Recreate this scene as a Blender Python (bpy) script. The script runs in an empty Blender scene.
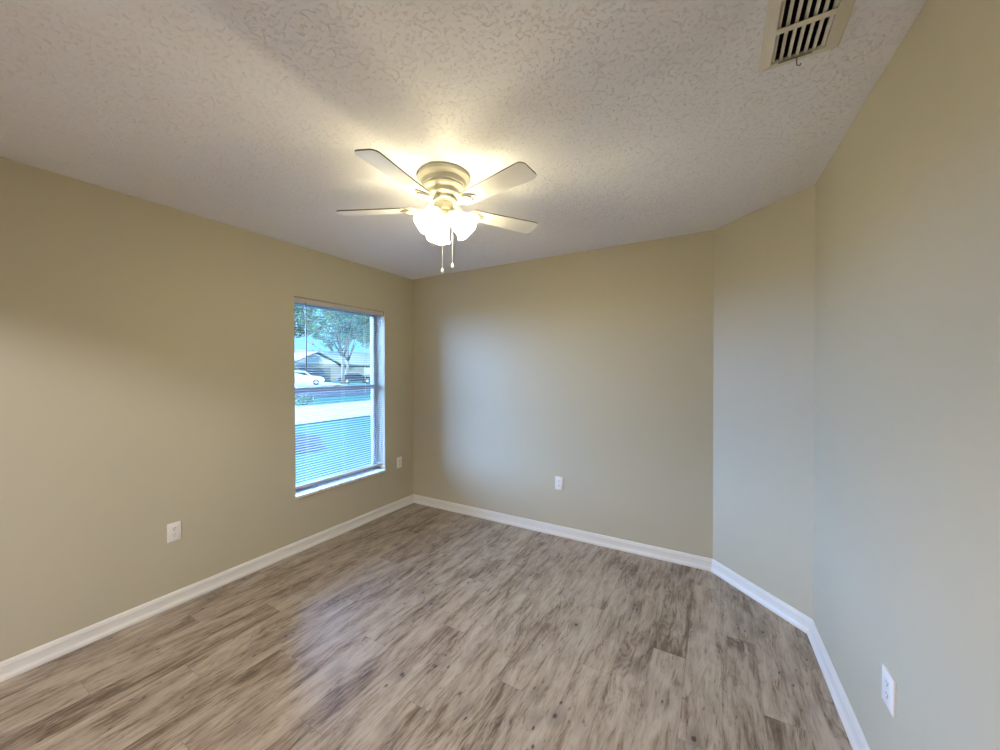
import bpy, bmesh, math, random
from mathutils import Vector, Matrix
random.seed(7)
PI = math.pi
C = bpy.context.scene.collection
scene = bpy.context.scene

# ------------------------------------------------------------------ camera
cam_d = bpy.data.cameras.new('camera')
cam = bpy.data.objects.new('camera', cam_d); C.objects.link(cam)
yaw, pitch, roll = -.5245, -.0105, -.0023
fw = Vector((math.sin(yaw)*math.cos(pitch), math.cos(yaw)*math.cos(pitch), math.sin(pitch)))
rt = Vector((math.cos(yaw), -math.sin(yaw), 0)); up = rt.cross(fw)
r2 = rt*math.cos(roll)+up*math.sin(roll); u2 = up*math.cos(roll)-rt*math.sin(roll)
cam.matrix_world = Matrix(((r2.x, u2.x, -fw.x, 2.8928), (r2.y, u2.y, -fw.y, -3.0891), (r2.z, u2.z, -fw.z, 1.4365), (0, 0, 0, 1)))
cam_d.sensor_width = 36; cam_d.lens = 375.26/1000*36; cam_d.clip_start = .02; cam_d.clip_end = 500
scene.camera = cam

# ------------------------------------------------------------------ world, sun, exposure
W = bpy.data.worlds.new('sky'); scene.world = W; W.use_nodes = True
wn = W.node_tree.nodes; wl = W.node_tree.links
bg = wn['Background']
SKY = (.22, .62, 1.0); SKY_S = 2.0
bg.inputs[0].default_value = (*SKY, 1); bg.inputs[1].default_value = SKY_S
sun_d = bpy.data.lights.new('sun', 'SUN'); sun_d.energy = 8.0; sun_d.angle = .01; sun_d.color = (.78, .95, 1.0)
sun = bpy.data.objects.new('sun', sun_d); C.objects.link(sun)
sun.rotation_euler = Vector((-math.cos(.36)*.96, math.cos(.36)*.28, -math.sin(.36))).to_track_quat('-Z', 'Y').to_euler()
glow_d = bpy.data.lights.new('added_sky_fill', 'SUN'); glow_d.energy = 118.0; glow_d.angle = math.radians(105); glow_d.color = (.285, .48, .96)
glow_o = bpy.data.objects.new('added_sky_fill', glow_d); C.objects.link(glow_o)      # added wide sun lamp, boosts the blue daylight entering at the window
glow_o.rotation_euler = Vector((math.cos(.2)*math.cos(.35), math.cos(.2)*math.sin(.35), -math.sin(.2))).to_track_quat('-Z', 'Y').to_euler()
scene.view_settings.view_transform = 'Standard'; scene.view_settings.look = 'None'
scene.view_settings.gamma = 1; scene.view_settings.use_curve_mapping = False
scene.view_settings.exposure = 0.0
cy = scene.cycles
cy.use_denoising = True; cy.max_bounces = 12; cy.diffuse_bounces = 8; cy.glossy_bounces = 4
cy.transparent_max_bounces = 16; cy.transmission_bounces = 6; cy.caustics_reflective = False; cy.caustics_refractive = False
cy.sample_clamp_indirect = 12
LAMP = 880.0          # glow of the bulbs
HALL_FILL = 280.0          # glow of the unseen fill lamp added behind the camera

# ------------------------------------------------------------------ node helpers
def mat(name, col=(.8, .8, .8), rough=.5, metal=0, spec=.5):
    m = bpy.data.materials.new(name); m.use_nodes = True
    b = m.node_tree.nodes['Principled BSDF']
    b.inputs['Base Color'].default_value = (*col, 1); b.inputs['Roughness'].default_value = rough
    b.inputs['Metallic'].default_value = metal; b.inputs['Specular IOR Level'].default_value = spec
    return m
class NT:
    def __init__(s, m): s.t = m.node_tree; s.n = s.t.nodes; s.l = s.t.links; s.b = s.n['Principled BSDF']
    def node(s, typ, **kw):
        n = s.n.new(typ)
        for k, v in kw.items(): setattr(n, k, v)
        return n
    def put(s, sock, v):
        if isinstance(v, bpy.types.NodeSocket): s.l.new(v, sock)
        elif v is not None: sock.default_value = v
    def math(s, op, a, b=None, c=None):
        n = s.node('ShaderNodeMath', operation=op)
        for i, v in enumerate((a, b, c)):
            if v is not None: s.put(n.inputs[i], v)
        return n.outputs[0]
    def ramp(s, f, stops, interp='LINEAR'):
        n = s.node('ShaderNodeValToRGB'); cr = n.color_ramp; cr.interpolation = interp
        while len(cr.elements) < len(stops): cr.elements.new(.5)
        for e, (p, c) in zip(cr.elements, stops):
            e.position = p; e.color = (c, c, c, 1) if isinstance(c, (int, float)) else (*c, 1)
        s.put(n.inputs[0], f); return n.outputs[0]
    def mix(s, f, a, b, blend='MIX'):
        n = s.node('ShaderNodeMix', data_type='RGBA', blend_type=blend)
        s.put(n.inputs[0], f)
        for i, v in ((6, a), (7, b)):
            s.put(n.inputs[i], v if isinstance(v, bpy.types.NodeSocket) else (*v, 1))
        return n.outputs[2]
    def noise(s, vec, scale, detail=2, rough=.5, dist=0, w=None):
        n = s.node('ShaderNodeTexNoise', noise_dimensions='4D' if w is not None else '3D')
        s.put(n.inputs['Vector'], vec); n.inputs['Scale'].default_value = scale
        n.inputs['Detail'].default_value = detail; n.inputs['Roughness'].default_value = rough
        n.inputs['Distortion'].default_value = dist
        if w is not None: s.put(n.inputs['W'], w)
        return n.outputs['Fac']
    def comb(s, x, y, z):
        n = s.node('ShaderNodeCombineXYZ')
        for i, v in enumerate((x, y, z)): s.put(n.inputs[i], v)
        return n.outputs[0]
    def bump(s, h, strength, dist):
        n = s.node('ShaderNodeBump'); n.inputs['Strength'].default_value = strength; n.inputs['Distance'].default_value = dist
        s.put(n.inputs['Height'], h); s.l.new(n.outputs[0], s.b.inputs['Normal'])
def mottled(name, col, rough=.5, scale=8, amt=.06, bump=None, **kw):
    m = mat(name, col, rough, **kw); t = NT(m)
    co = t.node('ShaderNodeTexCoord').outputs['Object']
    f = t.noise(co, scale, 3)
    t.l.new(t.mix(f, tuple(c*(1-amt) for c in col), tuple(min(1, c*(1+amt)) for c in col)), t.b.inputs['Base Color'])
    if bump: t.bump(t.noise(co, bump[0], 2), bump[1], bump[2])
    return m

# ------------------------------------------------------------------ materials
M = {}
WALLC = (.475, .430, .318)
M['wall'] = mottled('wall_paint', WALLC, .55, 3, .015, (220, .12, .001), spec=.3)
M['trim'] = mottled('trim_paint', (.66, .635, .58), .35, 5, .02)
M['ceiling'] = mat('ceiling_texture', (.82, .82, .87), .85, spec=.2)
t = NT(M['ceiling']); co = t.node('ShaderNodeTexCoord').outputs['Object']
w1 = t.noise(co, 9, 2)
a = t.noise(co, 82, 3, .55, .8); b_ = t.noise(co, 170, 2)
h = t.ramp(t.math('ADD', a, t.math('MULTIPLY', t.math('SUBTRACT', w1, .5), .12)), [(.35, 0), (.43, 1)])
h = t.math('ADD', h, t.math('MULTIPLY', b_, .14))
t.bump(h, .85, .0027)
M['vent'] = mottled('vent_enamel', (.70, .67, .58), .4, 12, .03)
M['vent_dark'] = mat('duct_dark', (.012, .012, .012), .9, spec=.05)
M['lever'] = mat('lever_metal', (.22, .2, .17), .4, .8)
M['plate'] = mottled('outlet_plastic', (.76, .73, .69), .35, 20, .02)
M['slot'] = mat('slot_dark', (.035, .03, .03), .6)
M['screw'] = mat('screw_metal', (.5, .48, .44), .35, .9)
M['fan'] = mottled('fan_enamel', (.46, .44, .36), .35, 10, .03)
M['blade'] = mottled('blade_white', (.80, .79, .77), .4, 10, .02)
M['blade_edge'] = mat('blade_edge', (.16, .14, .12), .5)
M['blind'] = mottled('blind_vinyl', (.36, .36, .36), .45, 10, .02)
M['rail'] = mottled('blind_rail', (.52, .47, .43), .4, 10, .02)
M['cord'] = mat('cord', (.75, .75, .72), .7)
M['tassel'] = mat('tassel', (.85, .85, .82), .4)
M['wand'] = mat('wand_brown', (.16, .075, .055), .3)
M['frame'] = mottled('window_vinyl', (.32, .32, .33), .4, 10, .02)
M['sill'] = mat('sill_marble', (.72, .72, .70), .2)
t = NT(M['sill']); co = t.node('ShaderNodeTexCoord').outputs['Object']
t.l.new(t.ramp(t.noise(co, 14, 5, .6, 1.6), [(.35, (.42, .42, .43)), (.5, (.72, .72, .71)), (.8, (.84, .84, .82))]), t.b.inputs['Base Color'])
# glass: clear with a weak mirror
g = bpy.data.materials.new('window_glass'); g.use_nodes = True; gn = g.node_tree.nodes; gl = g.node_tree.links
gn.clear(); go = gn.new('ShaderNodeOutputMaterial'); gm = gn.new('ShaderNodeMixShader'); gt = gn.new('ShaderNodeBsdfTransparent'); gg = gn.new('ShaderNodeBsdfGlossy')
gg.inputs['Roughness'].default_value = .02; gt.inputs[0].default_value = (.93, .97, .97, 1)
fr = gn.new('ShaderNodeFresnel'); fr.inputs[0].default_value = 1.3
gl.new(fr.outputs[0], gm.inputs[0]); gl.new(gt.outputs[0], gm.inputs[1]); gl.new(gg.outputs[0], gm.inputs[2]); gl.new(gm.outputs[0], go.inputs[0])
M['glass'] = g
def glow(name, col, s):
    m = mat(name, (.9, .88, .8), .4); b = m.node_tree.nodes['Principled BSDF']
    b.inputs['Emission Color'].default_value = (*col, 1); b.inputs['Emission Strength'].default_value = s
    return m
M['shade'] = glow('lit_glass_shade', (1.0, .93, .72), LAMP/125)
t = NT(M['shade']); tm = t.node('ShaderNodeMixShader'); tt = t.node('ShaderNodeBsdfTransparent'); tt.inputs[0].default_value = (.95, .9, .8, 1)
tm.inputs[0].default_value = .46; t.l.new(t.b.outputs[0], tm.inputs[2]); t.l.new(tt.outputs[0], tm.inputs[1]); t.l.new(tm.outputs[0], t.n['Material Output'].inputs[0])
M['bulb'] = glow('lit_bulb', (.97, .93, .68), LAMP)
M['hall_fill'] = glow('fill_lamp_glass', (1.08, 1.08, 1.24), HALL_FILL)
# floor planks -------------------------------------------------------
M['floor'] = mat('vinyl_plank', (.3, .25, .2), .42)
t = NT(M['floor'])
sx = t.node('ShaderNodeSeparateXYZ'); t.l.new(t.node('ShaderNodeTexCoord').outputs['Object'], sx.inputs[0])
X, Y = sx.outputs[0], sx.outputs[1]
PW, PL = .152, 1.22
u = t.math('DIVIDE', t.math('SUBTRACT', X, 2.612), PW); ix = t.math('FLOOR', u); fu = t.math('FRACT', t.math('ADD', u, 100))
off = t.math('FRACT', t.math('ADD', t.math('MULTIPLY', ix, .3819), 50))
v = t.math('ADD', t.math('DIVIDE', t.math('ADD', Y, 1.02), PL), off); iy = t.math('FLOOR', v); fv = t.math('FRACT', t.math('ADD', v, 100))
wn_ = t.node('ShaderNodeTexWhiteNoise', noise_dimensions='2D'); t.l.new(t.comb(ix, iy, 0), wn_.inputs['Vector'])
rnd = wn_.outputs['Value']
is0 = t.math('MULTIPLY', t.math('COMPARE', ix, 0, .1), t.math('COMPARE', iy, 0, .1))
W_ = t.math('MULTIPLY', rnd, 37)
# slow warp so that the grain wanders
warp = t.noise(t.comb(t.math('MULTIPLY', X, 6), t.math('MULTIPLY', Y, 2.4), 0), 1, 2, .5, 0, W_)
xw = t.math('ADD', X, t.math('MULTIPLY', t.math('SUBTRACT', warp, .5), .075))
broad = t.noise(t.comb(t.math('MULTIPLY', xw, 10), t.math('MULTIPLY', Y, 2.4), 0), 1, 5, .62, .8, W_)
streak = t.noise(t.comb(t.math('MULTIPLY', xw, 46), t.math('MULTIPLY', Y, 5.5), 0), 1, 6, .68, .6, W_)
dash = t.noise(t.comb(t.math('MULTIPLY', xw, 70), t.math('MULTIPLY', Y, 12), 3.7), 1, 4, .65, .8, W_)
fine = t.noise(t.comb(t.math('MULTIPLY', xw, 230), t.math('MULTIPLY', Y, 12), 0), 1, 2, .6, 0, W_)
ringp = t.math('SINE', t.math('MULTIPLY', t.math('ADD', t.math('MULTIPLY', X, 5), t.math('MULTIPLY', warp, 4)), 32))
ringm = t.ramp(t.noise(t.comb(t.math('MULTIPLY', X, 7), t.math('MULTIPLY', Y, 1.6), 9), 1, 1, .5, 0, W_), [(.50, 0), (.66, 1)])
tone = t.math('ADD', t.math('MULTIPLY', t.math('SUBTRACT', broad, .5), 1.5), t.math('MULTIPLY', t.math('SUBTRACT', streak, .5), 1.35))
tone = t.math('ADD', tone, t.math('MULTIPLY', t.math('SUBTRACT', fine, .5), .35))
tone = t.math('ADD', tone, t.math('MULTIPLY', t.math('MULTIPLY', ringp, ringm), .075))
tone = t.math('ADD', tone, t.math('MULTIPLY', t.math('SUBTRACT', rnd, .5), .16))
tone = t.math('SUBTRACT', t.math('ADD', tone, .60), t.math('MULTIPLY', is0, .17))
colr = t.ramp(tone, [(.14, (0.068, 0.044, 0.029)), (.34, (0.152, 0.106, 0.071)), (.50, (0.264, 0.203, 0.146)), (.66, (0.348, 0.279, 0.211)), (.90, (0.424, 0.352, 0.272))])
dk = t.math('MULTIPLY', t.ramp(dash, [(.56, 0), (.66, 1)]), t.ramp(broad, [(.40, .95), (.62, .35)]))
colr = t.mix(dk, colr, (.065, .045, .033))
# dark knots
vo = t.node('ShaderNodeTexVoronoi', feature='F1'); vo.inputs['Scale'].default_value = 1
t.l.new(t.comb(t.math('MULTIPLY', X, 8.0), t.math('MULTIPLY', Y, 5.5), 0), vo.inputs['Vector'])
sc_ = t.node('ShaderNodeSeparateColor'); t.l.new(vo.outputs['Color'], sc_.inputs[0])
kd = t.math('ADD', vo.outputs['Distance'], t.math('MULTIPLY', t.math('SUBTRACT', dash, .5), .10))
gate = t.math('GREATER_THAN', sc_.outputs[0], .50)
halo = t.math('MULTIPLY', t.ramp(kd, [(.08, .60), (.40, 0)]), gate)
colr = t.mix(halo, colr, (.17, .135, .115))
v2 = t.node('ShaderNodeTexVoronoi', feature='F1'); v2.inputs['Scale'].default_value = 1
t.l.new(t.comb(t.math('MULTIPLY', xw, 34), t.math('MULTIPLY', Y, 17), 4), v2.inputs['Vector'])
s2 = t.node('ShaderNodeSeparateColor'); t.l.new(v2.outputs['Color'], s2.inputs[0])
near = t.ramp(kd, [(.45, 1), (.60, 0)])
dots = t.math('MULTIPLY', t.math('MULTIPLY', t.ramp(v2.outputs['Distance'], [(.12, 1), (.24, 0)]), t.math('GREATER_THAN', s2.outputs[0], .66)), near)
kn = t.math('MAXIMUM', t.math('MULTIPLY', t.ramp(kd, [(.05, 1), (.085, 0)]), gate), t.math('MULTIPLY', dots, gate))
colr = t.mix(t.math('MULTIPLY', kn, .9), colr, (.035, .027, .024))
# seams
eu = t.math('MINIMUM', fu, t.math('SUBTRACT', 1, fu)); ev = t.math('MINIMUM', fv, t.math('SUBTRACT', 1, fv))
seam = t.math('MAXIMUM', t.math('LESS_THAN', eu, .008), t.math('LESS_THAN', ev, .0012))
colr = t.mix(t.math('MULTIPLY', seam, .28), colr, (.07, .05, .04))
t.l.new(colr, t.b.inputs['Base Color'])
t.l.new(t.math('ADD', .29, t.math('MULTIPLY', streak, .14)), t.b.inputs['Roughness'])
t.bump(t.math('SUBTRACT', streak, t.math('MULTIPLY', seam, .8)), .10, .001)
# outside
M['lawn'] = mottled('lawn_grass', (.014, .070, .048), .9, 1.4, .35, spec=.1)
M['concrete'] = mottled('concrete', (.25, .25, .24), .9, 2, .08, spec=.1)
M['asphalt'] = mottled('asphalt', (.028, .03, .034), .9, 2, .15, spec=.1)
M['mulch'] = mottled('mulch', (.028, .030, .045), .95, 9, .5, spec=.05)
M['leaf'] = mottled('leaf_green', (.14, .22, .16), .6, .8, .5, spec=.2)
M['bark'] = mottled('bark', (.20, .17, .14), .9, 6, .3, spec=.1)
M['stucco'] = mottled('stucco', (.26, .26, .24), .9, 3, .06, spec=.1)
M['house_trim'] = mat('house_trim', (.5, .5, .48), .6)
M['roofing'] = mottled('shingles', (.22, .22, .21), .9, 8, .25, spec=.1)
M['garage'] = mottled('garage_door_paint', (.13, .14, .15), .6, 3, .05)
M['carwhite'] = mat('car_white', (.6, .6, .6), .25)
M['cardark'] = mat('car_dark', (.015, .02, .03), .6, spec=.2)
M['carglass'] = mat('car_glass', (.03, .035, .04), .08)
M['tyre'] = mat('tyre', (.02, .02, .02), .8)
M['rim'] = mat('rim', (.4, .4, .42), .3, .8)
M['ext'] = mottled('exterior_stucco', (.35, .33, .28), .9, 3, .05, spec=.1)
M['soil'] = mottled('soil_ground', (.05, .09, .05), .95, 1.2, .3, spec=.05)

# ------------------------------------------------------------------ mesh helpers
def obj(name, bm, m, parent=None, smooth=False):
    me = bpy.data.meshes.new(name); bm.normal_update(); bm.to_mesh(me); bm.free()
    for x in (m if isinstance(m, (list, tuple)) else [m]): me.materials.append(M[x])
    if smooth:
        for p in me.polygons: p.use_smooth = True
    o = bpy.data.objects.new(name, me); C.objects.link(o)
    if parent: o.parent = parent
    return o
def auto(o, ang=35):
    for p in o.data.polygons: p.use_smooth = True
    bm = bmesh.new(); bm.from_mesh(o.data)
    for e in bm.edges:
        if len(e.link_faces) == 2 and e.calc_face_angle(0) > math.radians(ang): e.smooth = False
    bm.to_mesh(o.data); bm.free(); return o
def thing(name, label, cat, loc=(0, 0, 0), rz=0, group=None):
    o = bpy.data.objects.new(name, None); C.objects.link(o); o.location = loc; o.rotation_euler = (0, 0, rz)
    o.empty_display_size = .05
    tag(o, label, cat, group); return o
def tag(o, label, cat, group=None):
    o['label'] = label; o['category'] = cat
    if group: o['group'] = group
    return o
def struct(o): o['kind'] = 'structure'; return o
def add_box(bm, x0, x1, y0, y1, z0, z1, bev=0, mtx=None, mi=0):
    vs = [bm.verts.new((x, y, z)) for x in (x0, x1) for y in (y0, y1) for z in (z0, z1)]
    idx = ((0, 1, 3, 2), (4, 6, 7, 5), (0, 4, 5, 1), (2, 3, 7, 6), (0, 2, 6, 4), (1, 5, 7, 3))
    fs = [bm.faces.new([vs[i] for i in f]) for f in idx]
    for f in fs: f.material_index = mi
    if mtx is not None:
        for v_ in vs: v_.co = mtx @ v_.co
    if bev:
        es = list({e for f in fs for e in f.edges})
        r = bmesh.ops.bevel(bm, geom=es, offset=bev, segments=2, affect='EDGES', profile=.5)
        for f in r['faces']: f.material_index = mi
    return vs
def add_lathe(bm, prof, seg=48, mtx=None, cap=True, closed=False):
    rings = []
    for r, z in prof:
        if r < 1e-6: ring = [bm.verts.new((0, 0, z))]
        else: ring = [bm.verts.new((r*math.cos(2*PI*k/seg), r*math.sin(2*PI*k/seg), z)) for k in range(seg)]
        rings.append(ring)
    pairs = list(zip(rings, rings[1:])) + ([(rings[-1], rings[0])] if closed else [])
    for a_, b2 in pairs:
        for k in range(seg):
            k2 = (k+1) % seg
            if len(a_) == 1 and len(b2) == 1: continue
            if len(a_) == 1: bm.faces.new((a_[0], b2[k], b2[k2]))
            elif len(b2) == 1: bm.faces.new((a_[k], b2[0], a_[k2]))
            else: bm.faces.new((a_[k], b2[k], b2[k2], a_[k2]))
    if mtx is not None:
        for ring in rings:
            for v_ in ring: v_.co = mtx @ v_.co
    bmesh.ops.recalc_face_normals(bm, faces=bm.faces)
def add_tube(bm, pts, rads, seg=8):
    pts = [Vector(p) for p in pts]
    if not isinstance(rads, (list, tuple)): rads = [rads]*len(pts)
    rings = []; prev = None
    for i, p in enumerate(pts):
        d = (pts[min(i+1, len(pts)-1)]-pts[max(i-1, 0)]).normalized()
        a_ = d.orthogonal().normalized() if prev is None else (prev-d*prev.dot(d)).normalized()
        prev = a_; b2 = d.cross(a_)
        rings.append([bm.verts.new(p+(a_*math.cos(2*PI*k/seg)+b2*math.sin(2*PI*k/seg))*rads[i]) for k in range(seg)])
    for q, r in zip(rings, rings[1:]):
        for k in range(seg): bm.faces.new((q[k], q[(k+1) % seg], r[(k+1) % seg], r[k]))
    bm.faces.new(rings[0][::-1]); bm.faces.new(rings[-1])
def add_prism(bm, poly, z0, z1, mtx=None):
    lo = [bm.verts.new((x, y, z0)) for x, y in poly]; hi = [bm.verts.new((x, y, z1)) for x, y in poly]
    n = len(poly); f1 = bm.faces.new(lo[::-1]); f2 = bm.faces.new(hi)
    sd = [bm.faces.new((lo[k], lo[(k+1) % n], hi[(k+1) % n], hi[k])) for k in range(n)]
    if mtx is not None:
        for v_ in lo+hi: v_.co = mtx @ v_.co
    return f1, f2, sd
def B(): return bmesh.new()

# ------------------------------------------------------------------ room shell
H = 2.44
PA = Vector((0, 0)); PB = Vector((2.8701, 0)); PC = Vector((3.3477, -.4854))
dD = Vector((math.cos(1.5404), -math.sin(1.5404)))
YR = -3.75
PD = PC + dD*((PC.y-YR)/-dD.y); PE = Vector((0, YR))
WY0, WY1, WZ0, WZ1 = -1.332, -.404, .448, 2.033     # window opening
TH = .20
# floor
bm = B(); add_prism(bm, [(-.02, YR-.1), (PD.x+.1, YR-.1), (PC.x+.1, PC.y+.05), (PB.x+.05, .1), (-.02, .1)][::1], -.12, 0)
struct(obj('floor', bm, 'floor'))
# left wall with window opening
bm = B()
add_box(bm, -TH, 0, YR-.1, WY0, -.12, H+.1); add_box(bm, -TH, 0, WY1, TH, -.12, H+.1)
add_box(bm, -TH, 0, WY0, WY1, -.12, WZ0-.022); add_box(bm, -TH, 0, WY0, WY1, WZ1, H+.1)
bmesh.ops.remove_doubles(bm, verts=bm.verts, dist=1e-5)
struct(obj('wall_left', bm, 'wall'))
def wall(name, P, Q, th=.12, z0=-.1, z1=None, holes=None):
    d = (Q-P).normalized(); n = Vector((-d.y, d.x))      # outwards = left of P->Q
    L = (Q-P).length
    mtx = Matrix(((d.x, n.x, 0, P.x), (d.y, n.y, 0, P.y), (0, 0, 1, 0), (0, 0, 0, 1)))
    bm = B(); z1 = z1 or H+.1
    if holes:
        a0, a1, zt = holes
        add_box(bm, 0, a0, 0, th, z0, z1, mtx=mtx); add_box(bm, a1, L, 0, th, z0, z1, mtx=mtx); add_box(bm, a0, a1, 0, th, zt, z1, mtx=mtx)
    else: add_box(bm, 0, L, 0, th, z0, z1, mtx=mtx)
    bmesh.ops.recalc_face_normals(bm, faces=bm.faces)
    return struct(obj(name, bm, 'wall'))
wall('wall_back', PA, PB); wall('wall_angled', PB, PC); wall('wall_right', PC, PD)
wall('wall_rear', PD, PE, holes=(.35, 2.75, 2.10))        # opening behind the camera, widened to let the fill light in
# ceiling with an opening for the register
VX0, VX1, VY0, VY1 = 3.011, 3.214, -1.856, -1.551
LX0, LX1, LY0, LY1 = 3.040, 3.176, -1.826, -1.581
bm = B()
outer = [(-.02, YR-.1), (PD.x+.1, YR-.1), (PC.x+.1, PC.y+.05), (PB.x+.05, .1), (-.02, .1)]
inner = [(LX0, LY0), (LX1, LY0), (LX1, LY1), (LX0, LY1)]
es = []
for loop in (outer, inner):
    vs = [bm.verts.new((x, y, H)) for x, y in loop]
    es += [bm.edges.new((vs[k], vs[(k+1) % len(vs)])) for k in range(len(vs))]
bmesh.ops.triangle_fill(bm, edges=es, use_beauty=True)
r = bmesh.ops.extrude_face_region(bm, geom=list(bm.faces))
for v_ in [x for x in r['geom'] if isinstance(x, bmesh.types.BMVert)]: v_.co.z += .1
bmesh.ops.recalc_face_normals(bm, faces=bm.faces)
struct(obj('ceiling', bm, 'ceiling'))

# baseboards (mitred moulded profile)
PROF = [(0, 0), (.027, 0), (.027, .010), (.0245, .018), (.019, .024), (.016, .030), (.0155, .066), (.0125, .068), (.0125, .072), (.009, .079), (.005, .083), (0, .083)]
room = [PE, PA, PB, PC, PD]
def inset(i, o):
    P = room[i]; p = room[i-1]; q = room[(i+1) % 5]
    d1 = (P-p).normalized(); d2 = (q-P).normalized()
    n1 = Vector((d1.y, -d1.x)); n2 = Vector((d2.y, -d2.x))
    k = (n1+n2); k = k/(k.dot(n1)); return P+k*o
def baseboard(name, i, j, s0=None, s1=None):
    bm = B(); rows = []
    P, Q = room[i], room[j % 5]; d = (Q-P).normalized(); n = Vector((d.y, -d.x))
    for s, k in ((s0, i), (s1, j % 5)):
        ring = []
        for o_, z in PROF:
            p = inset(k, o_) if s is None else P+d*s+n*o_
            ring.append(bm.verts.new((p.x, p.y, z)))
        rows.append(ring)
    m_ = len(PROF)
    for k in range(m_): bm.faces.new((rows[0][k], rows[0][(k+1) % m_], rows[1][(k+1) % m_], rows[1][k]))
    bm.faces.new(rows[0][::-1]); bm.faces.new(rows[1])
    bmesh.ops.recalc_face_normals(bm, faces=bm.faces)
    return struct(auto(obj(name, bm, 'trim'), 40))
baseboard('baseboard_left', 0, 1); baseboard('baseboard_back', 1, 2); baseboard('baseboard_angled', 2, 3)
baseboard('baseboard_right', 3, 4); baseboard('baseboard_rear', 4, 5, 2.82, None)

# doorway casing and unseen hallway behind the camera, added to hold the fill lamp
bm = B(); dr = (PE-PD).normalized()
xa, xb = PD.x-.35, PD.x-2.75
add_box(bm, xa, xa+.06, YR, YR+.015, 0, 2.16); add_box(bm, xb-.06, xb, YR, YR+.015, 0, 2.16); add_box(bm, xb-.06, xa+.06, YR, YR+.015, 2.10, 2.16)
struct(obj('trim_1', bm, 'trim'))
bm = B()
HY = YR-.12
add_box(bm, .2, 4.2, HY-1.9, HY-1.8, -.1, H+.1); add_box(bm, .1, .2, HY-1.9, HY, -.1, H+.1); add_box(bm, 4.1, 4.2, HY-1.9, HY, -.1, H+.1)
add_box(bm, PD.x+.0, 4.2, HY-.02, HY+.08, -.1, H+.1)
struct(obj('wall_hallway', bm, 'wall'))
bm = B(); add_box(bm, .1, 4.2, HY-1.9, HY+.01, -.12, -.001); struct(obj('floor_hallway', bm, 'floor'))
bm = B(); add_box(bm, .1, 4.2, HY-1.9, HY+.01, H, H+.1); struct(obj('ceiling_hallway', bm, 'ceiling'))

# ------------------------------------------------------------------ window
win = bpy.data.objects.new('window_1', None); C.objects.link(win); win.location = (0, (WY0+WY1)/2, WZ0); struct(win)
def wpart(name, bm, m, **k):
    o = obj(name, bm, m, win, **k); o.matrix_parent_inverse = Matrix.Translation(-win.location); return o
FX0, FX1 = -.175, -.125
bm = B(); FW = .040
add_box(bm, FX0, FX1, WY0, WY0+FW, WZ0, WZ1, .003); add_box(bm, FX0, FX1, WY1-.028, WY1, WZ0, WZ1, .003)
add_box(bm, FX0, FX1, WY0+FW, WY1-.028, WZ1-FW, WZ1, .003); add_box(bm, FX0, FX1, WY0+FW, WY1-.028, WZ0, WZ0+.045, .003)
# lower sash stiles, a little proud of the frame
wpart('window_frame', bm, 'frame')
bm = B(); add_box(bm, FX0+.004, FX1+.012, WY0+FW, WY1-.028, 1.262, 1.305, .004)
add_box(bm, FX1, FX1+.014, -.90, -.83, 1.300, 1.312, .002)
wpart('meeting_rail', bm, 'frame')
for zz0, zz1, gx in ((WZ0+.04, 1.27, -.140), (1.30, WZ1-.035, -.158)):
    bm = B(); add_box(bm, gx-.002, gx+.002, WY0+.035, WY1-.024, zz0, zz1); wpart('glass_pane', bm, 'glass')
bm = B(); add_box(bm, -.16, .018, WY0-.002, WY1+.002, WZ0-.022, WZ0, .004)
wpart('sill', bm, 'sill')

# ------------------------------------------------------------------ blind
bl = thing('window_blind', 'white horizontal mini blind with open slats hanging in the window recess', 'window blind', (-.03, (WY0+WY1)/2, WZ1))
def bpart(name, bm, m, par=None, **k):
    o = obj(name, bm, m, par or bl, **k); o.matrix_parent_inverse = Matrix.Translation(-bl.location); return o
y0, y1 = WY0+.006, WY1-.006
bm = B(); add_box(bm, -.046, -.012, y0, y1, WZ1-.042, WZ1-.003, .003); bpart('headrail', bm, 'rail')
bm = B()
zs = []; z = .532
while z < WZ1-.055: zs.append(z); z += .0208
for z in zs:
    xs = [(-.0425, 0), (-.0362, .0016), (-.030, .0022), (-.0238, .0016), (-.0175, 0)]
    top = [[bm.verts.new((x, y, z+c+.0003+(x+.03)*-.04)) for x, c in xs] for y in (y0+.004, y1-.004)]
    bot = [[bm.verts.new((x, y, z+c-.0003+(x+.03)*-.04)) for x, c in xs] for y in (y0+.004, y1-.004)]
    for k in range(4):
        bm.faces.new((top[0][k], top[1][k], top[1][k+1], top[0][k+1])); bm.faces.new((bot[0][k], bot[0][k+1], bot[1][k+1], bot[1][k]))
    for e in (0, 4): bm.faces.new((top[0][e], bot[0][e], bot[1][e], top[1][e]))
bmesh.ops.recalc_face_normals(bm, faces=bm.faces)
bpart('slats', bm, 'blind')
bm = B(); add_box(bm, -.043, -.017, y0+.003, y1-.003, .494, .514, .004); bpart('bottom_rail', bm, 'rail')
for yy in (WY0+.12, (WY0+WY1)/2, WY1-.12):
    bm = B()
    for xx in (-.0435, -.0165): add_tube(bm, [(xx, yy, WZ1-.04), (xx, yy, .50)], .0006, 5)
    bpart('ladder_cord', bm, 'cord')
bm = B(); add_tube(bm, [(-.008, -1.232, 1.995), (-.006, -1.232, 1.98), (-.005, -1.231, 1.46)], .0045, 8); bpart('tilt_wand', bm, 'wand')
bm = B(); add_tube(bm, [(-.008, -.632, 1.99), (-.007, -.638, 1.36)], .0012, 6); add_tube(bm, [(-.008, -.650, 1.99), (-.007, -.640, 1.23)], .0012, 6)
lc = bpart('lift_cord', bm, 'cord')
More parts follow.
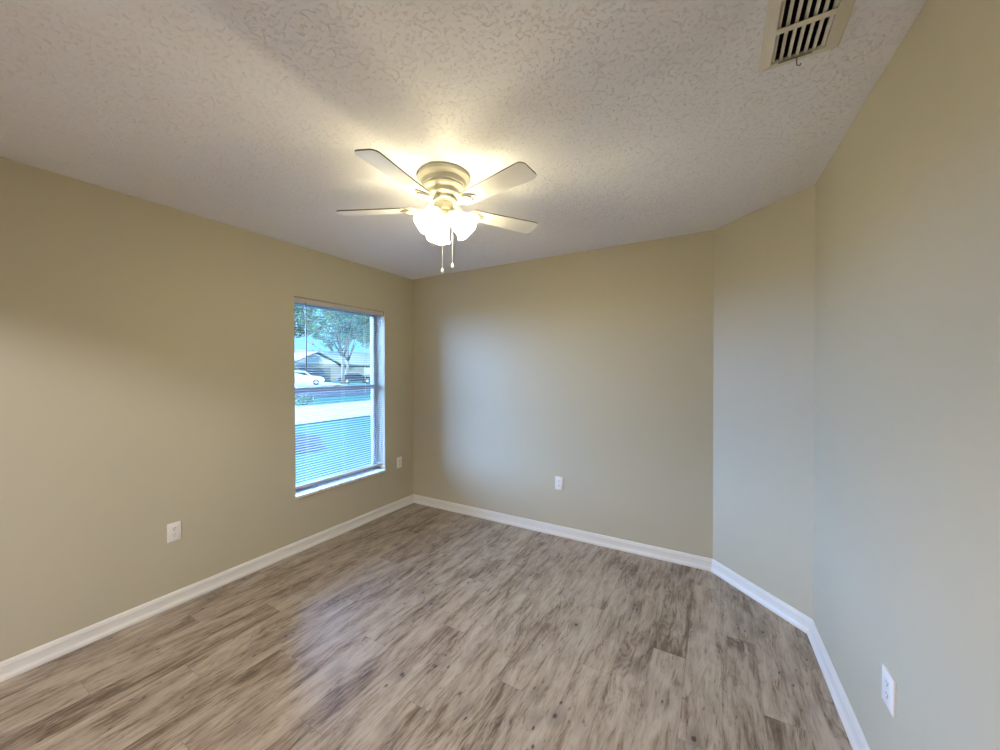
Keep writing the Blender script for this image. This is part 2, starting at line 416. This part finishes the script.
for zt in (1.322, 1.208):
    bm = B(); add_lathe(bm, [(0, .042), (.004, .040), (.007, .03), (.0115, .004), (.0105, 0), (0, 0)], 16, Matrix.Translation((-.007, -.64, zt)))
    bpart('tassel', bm, 'tassel', lc, smooth=True).matrix_parent_inverse = Matrix.Translation(-bl.location)

# ------------------------------------------------------------------ outlets
def outlet(label, P, ndir, pw=.035, pt=.0055):
    # local: x along wall, y out of the wall (towards the room), z up
    ang = math.atan2(ndir.y, ndir.x)-PI/2
    o = thing('power_outlet', label, 'power outlet', (P[0], P[1], P[2]), ang, 'white wall outlets')
    bm = B(); add_box(bm, -pw, pw, 0, pt, -.057, .057, .0022); auto(obj('cover_plate', bm, 'plate', o))
    for s in (-1, 1):
        bm = B(); poly = []
        for k in range(24):
            a_ = 2*PI*k/24; poly.append((max(-.0168, min(.0168, .0195*math.cos(a_))), max(-.0135, min(.0135, .0195*math.sin(a_)))))
        mt = Matrix(((1, 0, 0, 0), (0, 0, 1, 0), (0, 1, 0, s*.0195), (0, 0, 0, 1)))
        add_prism(bm, poly, .004, .0075, mt); bmesh.ops.recalc_face_normals(bm, faces=bm.faces)
        rc = obj('receptacle', bm, 'plate', o)
        bm = B()
        add_box(bm, -.0075, -.0050, .006, .0079, s*.0195-.0005, s*.0195+.0085); add_box(bm, .0050, .0075, .006, .0079, s*.0195+.0005, s*.0195+.0080)
        add_lathe(bm, [(0, -.001), (.0027, -.001), (.0027, .001), (0, .001)], 12, Matrix.Translation((0, .0070, s*.0195-.0068)) @ Matrix.Rotation(PI/2, 4, 'X'))
        obj('slots', bm, 'slot', rc)
    bm = B(); add_lathe(bm, [(0, .0068), (.0018, .0066), (.003, .0055), (.003, .004), (0, .004)], 12, Matrix.Rotation(-PI/2, 4, 'X')); obj('screw', bm, 'screw', o)
    return o
outlet('white duplex outlet low on the left wall, left of the window', (0, -2.104, .452), Vector((1, 0)))
outlet('small white outlet between the window and the far corner', (0, -.214, .478), Vector((1, 0)))
outlet('white outlet low on the back wall facing the camera', (1.700, 0, .456), Vector((0, -1)))
nD = Vector((-math.sin(1.5404), -math.cos(1.5404))); pd = PC+dD*.947
outlet('white outlet seen edge-on on the near right wall', (pd.x, pd.y, .410), nD, .042, .0072)

# ------------------------------------------------------------------ ceiling register
vt = thing('ceiling_vent', 'cream louvered air vent in the ceiling at top right', 'air vent', ((VX0+VX1)/2, (VY0+VY1)/2, H))
def vpart(name, bm, m, par=None, **k):
    o = obj(name, bm, m, par or vt, **k); o.matrix_parent_inverse = Matrix.Translation(-vt.location); return o
bm = B()
o1 = [(VX0, VY0), (VX1, VY0), (VX1, VY1), (VX0, VY1)]
def ringq(bm, la, za, lb, zb):
    a_ = [bm.verts.new((x, y, za)) for x, y in la]; b2 = [bm.verts.new((x, y, zb)) for x, y in lb]
    for k in range(4): bm.faces.new((a_[k], a_[(k+1) % 4], b2[(k+1) % 4], b2[k]))
def ins(l, d): return [(l[0][0]+d, l[0][1]+d), (l[1][0]-d, l[1][1]+d), (l[2][0]-d, l[2][1]-d), (l[3][0]+d, l[3][1]-d)]
o2 = ins(o1, .004); o3 = ins(o1, .010); inn = [(LX0, LY0), (LX1, LY0), (LX1, LY1), (LX0, LY1)]
for la, za, lb, zb in ((o1, H-.0005, o1, H-.004), (o1, H-.004, o2, H-.006), (o2, H-.006, o3, H-.0065), (o3, H-.0065, inn, H-.0125), (inn, H-.0125, inn, H+.02)): ringq(bm, la, za, lb, zb)
bmesh.ops.remove_doubles(bm, verts=bm.verts, dist=1e-6); bmesh.ops.recalc_face_normals(bm, faces=bm.faces)
for f in bm.faces: f.normal_flip() if f.calc_center_median().z < H-.003 and f.normal.z > .2 else None
vpart('frame', bm, 'vent')
bm = B()
add_box(bm, LX0-.004, LX1+.004, LY0-.004, LY1+.004, H+.07, H+.075); 
for a_ in ((LX0-.004, LX0, LY0-.004, LY1+.004), (LX1, LX1+.004, LY0-.004, LY1+.004), (LX0, LX1, LY0-.004, LY0), (LX0, LX1, LY1, LY1+.004)): add_box(bm, *a_, H+.0005, H+.07)
vpart('duct_box', bm, 'vent_dark')
NL = 7
for k in range(NL):
    xc = LX0+.006+(LX1-LX0-.012)*k/(NL-1)
    bm = B(); mt = Matrix.Translation((xc, 0, H-.004)) @ Matrix.Rotation(math.radians(38), 4, 'Y')
    add_box(bm, -.0050, .0050, LY0, LY1, -.0006, .0006, mtx=mt); vpart('louver', bm, 'vent')
bm = B(); yc = -1.717
add_box(bm, LX0, LX1, yc-.010, yc+.010, H-.0125, H-.010, .0008); vpart('crossbar', bm, 'vent')
bm = B(); add_tube(bm, [(3.108, LY1+.002, H-.010), (3.108, LY1+.006, H-.022), (3.110, LY1+.012, H-.030), (3.118, LY1+.015, H-.032), (3.120, LY1+.013, H-.027)], .0018, 8)
add_box(bm, LX0+.02, LX1-.03, LY1-.004, LY1+.001, H-.0145, H-.0125)
vpart('damper_lever', bm, 'lever')

# ------------------------------------------------------------------ ceiling fan
FXc, FYc = 1.672, -1.552
fan = thing('ceiling_fan', 'cream flush-mount ceiling fan with five white blades and lit glass shades', 'ceiling fan', (FXc, FYc, H))
def fpart(name, bm, m, par=None, **k): return obj(name, bm, m, par or fan, **k)   # local: z=0 at the ceiling
bm = B(); add_lathe(bm, [(0, 0), (.132, 0), (.134, -.006), (.134, -.020), (.129, -.026), (.121, -.030), (.114, -.036), (.112, -.052), (.112, -.060), (0, -.060)], 64)
auto(fpart('canopy', bm, 'fan'), 30)
bm = B(); add_lathe(bm, [(0, -.058), (.106, -.058), (.107, -.068), (.100, -.076), (.088, -.080), (.084, -.085), (.083, -.104), (.078, -.110), (.068, -.114), (.066, -.130), (.060, -.136), (0, -.136)], 64)
auto(fpart('motor_housing', bm, 'fan'), 30)
bm = B(); add_lathe(bm, [(0, -.134), (.052, -.134), (.052, -.138), (.0485, -.140), (.0485, -.172), (.046, -.178), (.034, -.183), (.032, -.192), (.026, -.200), (.014, -.204), (0, -.205)], 48)
add_lathe(bm, [(0, .004), (.003, .004), (.003, -.001), (0, -.001)], 10, Matrix.Translation((.0485*math.cos(-.9), .0485*math.sin(-.9), -.155)) @ Matrix.Rotation(PI/2, 4, 'Y'))
auto(fpart('switch_housing', bm, 'fan'), 30)
bm = B(); add_lathe(bm, [(.0535, -.133), (.0535, -.1375), (.050, -.1385), (.050, -.133)], 48, closed=True)
fpart('shadow_ring', bm, 'slot')
# blades
R1 = .562; PH = -1.469; ZB = 2.275-H; TILT = -.18
def blade_outline():
    pts = []
    w0, w1 = .043, .060; r0 = .150
    def arc(cx, cy_, rr, a0, a1, n=7): return [(cx+rr*math.cos(a0+(a1-a0)*k/n), cy_+rr*math.sin(a0+(a1-a0)*k/n)) for k in range(n+1)]
    pts += arc(R1-.030, w1-.030, .030, PI/2, 0)[::-1][::-1]
    pts = arc(R1-.030, -(w1-.030), .030, -PI/2, 0) + arc(R1-.030, w1-.030, .030, 0, PI/2) + arc(r0+.015, w0-.015, .015, PI/2, PI, 4) + arc(r0+.015, -(w0-.015), .015, PI, 1.5*PI, 4)
    return pts
for k in range(5):
    a_ = PH+2*PI/5*k
    rot = Matrix.Rotation(a_, 4, 'Z') @ Matrix.Translation((0, 0, ZB)) @ Matrix.Rotation(TILT, 4, 'X')
    bm = B(); f1, f2, sd = add_prism(bm, blade_outline(), -.003, .003)
    for f in sd: f.material_index = 1
    bl_ = fpart('blade', bm, ['blade', 'blade_edge']); bl_.matrix_local = rot
    # cast bracket: arm from the motor to a leaf-shaped plate under the blade
    bm = B()
    plate = [(.118, -.012), (.135, -.020), (.150, -.034), (.172, -.041), (.192, -.036), (.205, -.022), (.226, -.010), (.232, 0), (.226, .010), (.205, .022), (.192, .036), (.172, .041), (.150, .034), (.135, .020), (.118, .012)]
    add_prism(bm, plate, -.0085, -.0032)
    add_tube(bm, [(.050, 0, .036), (.070, 0, .030), (.088, 0, .014), (.104, 0, -.004), (.125, 0, -.007), (.15, 0, -.007)], [.010, .011, .010, .009, .009, .006], 10)
    add_tube(bm, [(.148, -.026, -.010), (.176, -.032, -.011), (.200, -.016, -.011), (.206, 0, -.011), (.200, .016, -.011), (.176, .032, -.011), (.148, .026, -.010)], .0032, 8)
    for sx_, sy_ in ((.165, -.022), (.165, .022), (.212, 0)):
        add_lathe(bm, [(0, -.0125), (.003, -.012), (.0045, -.010), (.0045, -.008), (0, -.008)], 10, Matrix.Translation((sx_, sy_, 0)))
    bmesh.ops.recalc_face_normals(bm, faces=bm.faces)
    auto(fpart('bracket', bm, 'fan', bl_), 40)
# glass shades
SH = [math.radians(d) for d in (-52-18, -52+102, -52-138)]
view = math.atan2(-3.0891-FYc, 2.8928-FXc)     # direction from the fan to the camera
for dlt in (75, -45, -165):
    a_ = view+math.radians(dlt)
    mt = Matrix.Rotation(a_, 4, 'Z') @ Matrix.Translation((.040, 0, -.196)) @ Matrix.Rotation(math.radians(-44), 4, 'Y')
    # local: -z is the axis of the shade
    bm = B()
    prof = [(.022, 0), (.027, -.006), (.036, -.020), (.045, -.040), (.050, -.060), (.0525, -.080), (.054, -.096), (.058, -.108), (.064, -.117), (.067, -.120)]
    inner_ = [(r_-.0025, z_-.0005) for r_, z_ in prof[::-1]]
    add_lathe(bm, prof+inner_, 40, closed=True)
    for v_ in bm.verts:      # scalloped, flared lip
        k_ = max(0, (-v_.co.z-.096)/.026); an = math.atan2(v_.co.y, v_.co.x)
        f_ = 1+.05*k_*math.cos(6*an); v_.co.x *= f_; v_.co.y *= f_
    sh = fpart('lamp_shade', bm, 'shade', smooth=True); sh.matrix_local = mt
    bm = B(); add_lathe(bm, [(0, .022), (.012, .020), (.018, .012), (.027, .006), (.030, -.006), (.030, -.012), (.0285, -.012), (.027, -.004), (0, -.003)], 28)
    auto(obj('socket', bm, 'fan', sh), 35)
    bm = B(); add_lathe(bm, [(0, -.004), (.012, -.006), (.012, -.052), (.019, -.066), (.022, -.080), (.018, -.094), (.009, -.102), (0, -.104)], 24)
    for f in bm.faces: f.material_index = 1 if f.calc_center_median().z > -.055 else 0
    obj('bulb', bm, ['bulb', 'fan'], sh, smooth=True)
# pull chains
rv = Vector((math.cos(view+PI/2), math.sin(view+PI/2), 0)); vv = Vector((math.cos(view), math.sin(view), 0))
for s, zend in ((.009, 1.945-H), (-.043, 1.985-H)):
    # rv points to the right as seen from the camera
    p = (rv*(-s) + vv*.02) if s > 0 else (rv*(-s) - vv*.025)
    bm = B(); add_tube(bm, [(p.x, p.y, -.165), (p.x, p.y, zend+.016)], .0009, 6)
    pc = fpart('pull_chain', bm, 'cord')
    bm = B(); add_lathe(bm, [(0, .018), (.003, .017), (.005, .010), (.0085, .003), (.0085, -.003), (.005, -.009), (0, -.010)], 16, Matrix.Translation((p.x, p.y, zend)))
    obj('knob', bm, 'tassel', pc, smooth=True)

# fill lamp added in the unseen hallway to brighten the room from behind
hl = thing('fill_lamp', 'added fill lamp with round glass, unseen in the hallway behind the camera', 'ceiling lamp', (1.9, HY-.7, H))
bm = B(); add_lathe(bm, [(0, 0), (.19, 0), (.19, -.02), (.18, -.025), (0, -.025)], 40); auto(obj('base', bm, 'fan', hl))
bm = B(); add_lathe(bm, [(.178, -.024), (.175, -.05), (.14, -.09), (.08, -.115), (0, -.122)], 40); obj('glass_dome', bm, 'hall_fill', hl, smooth=True)

# ------------------------------------------------------------------ own house outside, roof over the room
bm = B(); add_box(bm, -TH, 9, .32, 16, -.3, 2.9)
struct(obj('wall_exterior', bm, 'ext'))
bm = B(); add_box(bm, -.55, 10, -9, 16.5, 2.9, 3.15); struct(obj('roof_slab', bm, 'roofing'))
# ------------------------------------------------------------------ grounds
def flat(name, poly, z0, z1, m):
    bm = B(); add_prism(bm, poly, z0, z1); bmesh.ops.recalc_face_normals(bm, faces=bm.faces); return struct(obj(name, bm, m))
G = -.30
flat('ground', [(-120, -40), (12, -40), (12, 120), (-120, 120)], G-.5, G, 'lawn')
flat('sidewalk', [(-14.6, -30), (-8.8, -30), (-8.8, 60), (-14.6, 60)], G, G+.03, 'concrete')
flat('street', [(-31, -30), (-20, -30), (-20, 80), (-31, 80)], G, G+.02, 'asphalt')
flat('kerb', [(-31.6, -30), (-31, -30), (-31, 80), (-31.6, 80)], G, G+.12, 'concrete')
flat('driveway', [(-58, 24.5), (-37.2, 19), (-37.2, 28.2), (-58, 37)], G, G+.10, 'concrete')

def foliage(bm, centre, rx, rz, n, size, rnd=random):
    for _ in range(n):
        while True:
            p = Vector((rnd.uniform(-1, 1), rnd.uniform(-1, 1), rnd.uniform(-1, 1)))
            if .25 < p.length < 1: break
        q = Vector((centre[0]+p.x*rx, centre[1]+p.y*rx, centre[2]+p.z*rz))
        n1 = Vector((rnd.gauss(0, 1), rnd.gauss(0, 1), rnd.gauss(0, 1))).normalized(); a2 = n1.orthogonal().normalized(); b2 = n1.cross(a2)
        s = size*rnd.uniform(.6, 1.3)
        bm.faces.new([bm.verts.new(q+a2*s), bm.verts.new(q+b2*s*.5), bm.verts.new(q-a2*s), bm.verts.new(q-b2*s*.5)])
def tree(label, x, y, h, seed, clusters=16, spread=4.5, trunk=.22, leafn=420, lean=(0, 0), leaf=.17):
    rn = random.Random(seed)
    o = thing('street_tree', label, 'tree', (x, y, G), 0, 'trees across the lawn')
    bm = B(); add_tube(bm, [(0, 0, -.1), (lean[0]*.3, lean[1]*.3, h*.12), (lean[0], lean[1], h*.30)], [trunk*1.3, trunk, trunk*.8], 10)
    top = Vector((lean[0], lean[1], h*.30)); ends = []
    for k in range(7):
        a_ = 2*PI*k/7+rn.uniform(-.3, .3); l_ = spread*rn.uniform(.45, .9)
        e = top+Vector((math.cos(a_)*l_*.8, math.sin(a_)*l_*.8, h*rn.uniform(.2, .55)))
        m_ = (top+e)/2+Vector((0, 0, -.3))
        add_tube(bm, [top-Vector((0, 0, .3)), m_, e], [trunk*.5, trunk*.3, trunk*.12], 6); ends.append((m_, e))
        for j in range(3):
            e2 = e+Vector((rn.uniform(-1.6, 1.6), rn.uniform(-1.6, 1.6), rn.uniform(-.2, 1.8)))
            add_tube(bm, [(m_+e)/2, e2], [trunk*.16, trunk*.05], 5)
    obj('trunk', bm, 'bark', o, smooth=True)
    bm = B()
    for k in range(clusters):
        a_ = rn.uniform(0, 2*PI); r_ = spread*math.sqrt(rn.random()); zc = h*rn.uniform(.5, .95)
        foliage(bm, (lean[0]+math.cos(a_)*r_, lean[1]+math.sin(a_)*r_, zc), rn.uniform(.9, 1.7), rn.uniform(.6, 1.1), leafn, leaf, rn)
    obj('foliage', bm, 'leaf', o)
    return o
tree('leafy tree with pale forked trunk in the middle of the window view', -38.4, 28.3, 12.5, 3, 26, 4.6, .22, 210)
tree('smaller tree with curved trunk at the right of the window view', -51.4, 39.0, 12.5, 5, 22, 4.2, .24, 260, (-.5, .6))
tree('dense tree at the left edge of the window view, beyond the street', -32.6, 15.6, 10.5, 8, 30, 4.2, .25, 330)
tree('tall tree rising behind the neighbouring house roof', -72, 52, 17, 11, 46, 9, .35, 420, leaf=.3)

# neighbouring house
hs = thing('house', 'neighbouring single-storey house with gabled front and garage across the street', 'house', (-58, 40, G))
def hpart(name, bm, m, par=None): 
    o = obj(name, bm, m, par or hs); o.matrix_parent_inverse = Matrix.Translation(-hs.location); return o
bm = B()
add_box(bm, -70, -58, 28, 62, G, 2.7); add_box(bm, -58, -55, 31.5, 40, G, 2.7)
hpart('wall', bm, 'stucco')
def gable(bm, x0, x1, y0, y1, zb, zt, ov=.5):
    ym = (y0+y1)/2
    for ya in (y0-ov, y1+ov):
        vs = [(x0, ya, zb-.15), (x1, ya, zb-.15), (x1, ym, zt), (x0, ym, zt)]
        lo = [bm.verts.new(q) for q in vs]; hi = [bm.verts.new((q[0], q[1], q[2]+.16)) for q in vs]
        bm.faces.new(lo); bm.faces.new(hi)
        for k in range(4): bm.faces.new((lo[k], lo[(k+1) % 4], hi[(k+1) % 4], hi[k]))
    bmesh.ops.recalc_face_normals(bm, faces=bm.faces)
bm = B(); gable(bm, -64, -54.5, 31.5, 40, 2.7, 4.6)
for xa_, xb_ in ((-71, -64), (-57.2, -64)):
    vs = [(xa_, 27.4, 2.6), (xa_, 62.6, 2.6), (xb_, 60, 5.3), (xb_, 30.5, 5.3)]
    lo = [bm.verts.new(q) for q in vs]; hi = [bm.verts.new((q[0], q[1], q[2]+.16)) for q in vs]
    bm.faces.new(lo); bm.faces.new(hi)
    for k in range(4): bm.faces.new((lo[k], lo[(k+1) % 4], hi[(k+1) % 4], hi[k]))
hpart('roof', bm, 'roofing')
bm = B(); vs = [bm.verts.new(q) for q in ((-55, 31.5, 2.7), (-55, 40, 2.7), (-55, 35.75, 4.5))]; vs2 = [bm.verts.new((q.co.x-.2, q.co.y, q.co.z)) for q in vs]
bm.faces.new(vs); bm.faces.new(vs2)
for k in range(3): bm.faces.new((vs[k], vs[(k+1) % 3], vs2[(k+1) % 3], vs2[k]))
hpart('gable_wall', bm, 'house_trim')
bm = B(); add_box(bm, -55, -54.93, 32.8, 38.4, G, 2.1)
for z_ in (.3, .9, 1.5): add_box(bm, -54.93, -54.91, 32.8, 38.4, z_, z_+.03)
hpart('garage_door', bm, 'garage')
for yy in (43, 48, 29):
    bm = B(); add_box(bm, -58, -57.9, yy, yy+1.5, .8, 2.2); fr_ = hpart('window', bm, 'house_trim')
    bm = B(); add_box(bm, -57.9, -57.88, yy+.08, yy+1.42, .88, 2.12); hpart('pane', bm, 'carglass', fr_)

# cars
def car(name, label, cat, loc, rz, body, L_, Hh, prof, glass):
    o = thing(name, label, cat, loc, rz, 'cars parked across the street')
    bm = B(); w_ = .9
    lo = [bm.verts.new((x, -w_, z)) for x, z in prof]; hi = [bm.verts.new((x, w_, z)) for x, z in prof]
    n = len(prof); fa = [bm.faces.new(lo), bm.faces.new(hi[::-1])]
    for k in range(n): bm.faces.new((lo[k], hi[k], hi[(k+1) % n], lo[(k+1) % n]))
    for v_ in bm.verts:
        if v_.co.z > Hh*.62: v_.co.y *= .80
    bmesh.ops.recalc_face_normals(bm, faces=bm.faces)
    bmesh.ops.bevel(bm, geom=list(bm.edges), offset=.05, segments=2, affect='EDGES')
    auto(obj('body', bm, body, o), 35)
    for s in (-1, 1):
        bm = B(); q = [bm.verts.new((x, s*(.90 if z < Hh*.62 else .735), z)) for x, z in glass]; bm.faces.new(q)
        r_ = bmesh.ops.extrude_face_region(bm, geom=list(bm.faces))
        for v_ in [g_ for g_ in r_['geom'] if isinstance(g_, bmesh.types.BMVert)]: v_.co.y -= s*.05
        for v_ in bm.verts: v_.co.y += s*.012
        bmesh.ops.recalc_face_normals(bm, faces=bm.faces); obj('side_window', bm, 'carglass', o)
        for xw_ in (-L_*.30, L_*.30):
            bm = B(); add_lathe(bm, [(0, -.11), (.30, -.11), (.34, -.08), (.34, .08), (.30, .11), (0, .11)], 24, Matrix.Translation((xw_, s*.82, .34)) @ Matrix.Rotation(PI/2, 4, 'X'))
            wh = auto(obj('wheel', bm, 'tyre', o))
            bm = B(); add_lathe(bm, [(0, -.125), (.2, -.12), (.2, .12), (0, .125)], 20, Matrix.Translation((xw_, s*.82, .34)) @ Matrix.Rotation(PI/2, 4, 'X')); obj('hub', bm, 'rim', wh)
    return o
suv = [(-2.35, .35), (-2.4, .8), (-2.3, 1.05), (-2.05, 1.65), (-1.6, 1.74), (.2, 1.72), (.95, 1.12), (2.1, .98), (2.35, .75), (2.3, .35)]
sg = [(-2.0, 1.12), (-1.85, 1.55), (-1.5, 1.62), (.12, 1.60), (.72, 1.12)]
car('car', 'white sport utility car parked on the driveway at left of the window view', 'car', (-41.0, 24.6, G+.10), math.radians(58), 'carwhite', 4.7, 1.74, suv, sg)
sed = [(-2.3, .32), (-2.35, .85), (-1.9, 1.0), (-1.2, 1.42), (.3, 1.42), (1.05, .98), (2.1, .85), (2.3, .6), (2.25, .32)]
dg = [(-1.6, 1.0), (-1.1, 1.34), (.22, 1.34), (.8, 1.0)]
car('car', 'dark car parked at right of the window view behind the cord', 'car', (-42.5, 33.6, G), math.radians(62), 'cardark', 4.6, 1.42, sed, dg)

# shrubs on the lawn
def shrub(label, x, y, r_, h_, n, seed):
    o = thing('shrub', label, 'shrub', (x, y, G)); rn = random.Random(seed)
    bm = B()
    for k in range(6): add_tube(bm, [(0, 0, -.02), (rn.uniform(-.5, .5)*r_, rn.uniform(-.5, .5)*r_, h_*.7)], [.015, .005], 5)
    obj('stem', bm, 'bark', o)
    bm = B(); foliage(bm, (0, 0, h_*.55), r_, h_*.5, n, .05, rn); obj('foliage', bm, 'leaf', o)
shrub('small round shrub on the lawn beside the pale sidewalk', -15.6, 8.6, .55, .5, 500, 4)
flat('mulch_bed', [(-6.9, .4), (-5.0, .4), (-4.6, 2.2), (-5.2, 2.5), (-6.4, 3.2), (-7.4, 3.0)], G, G+.008, 'mulch')
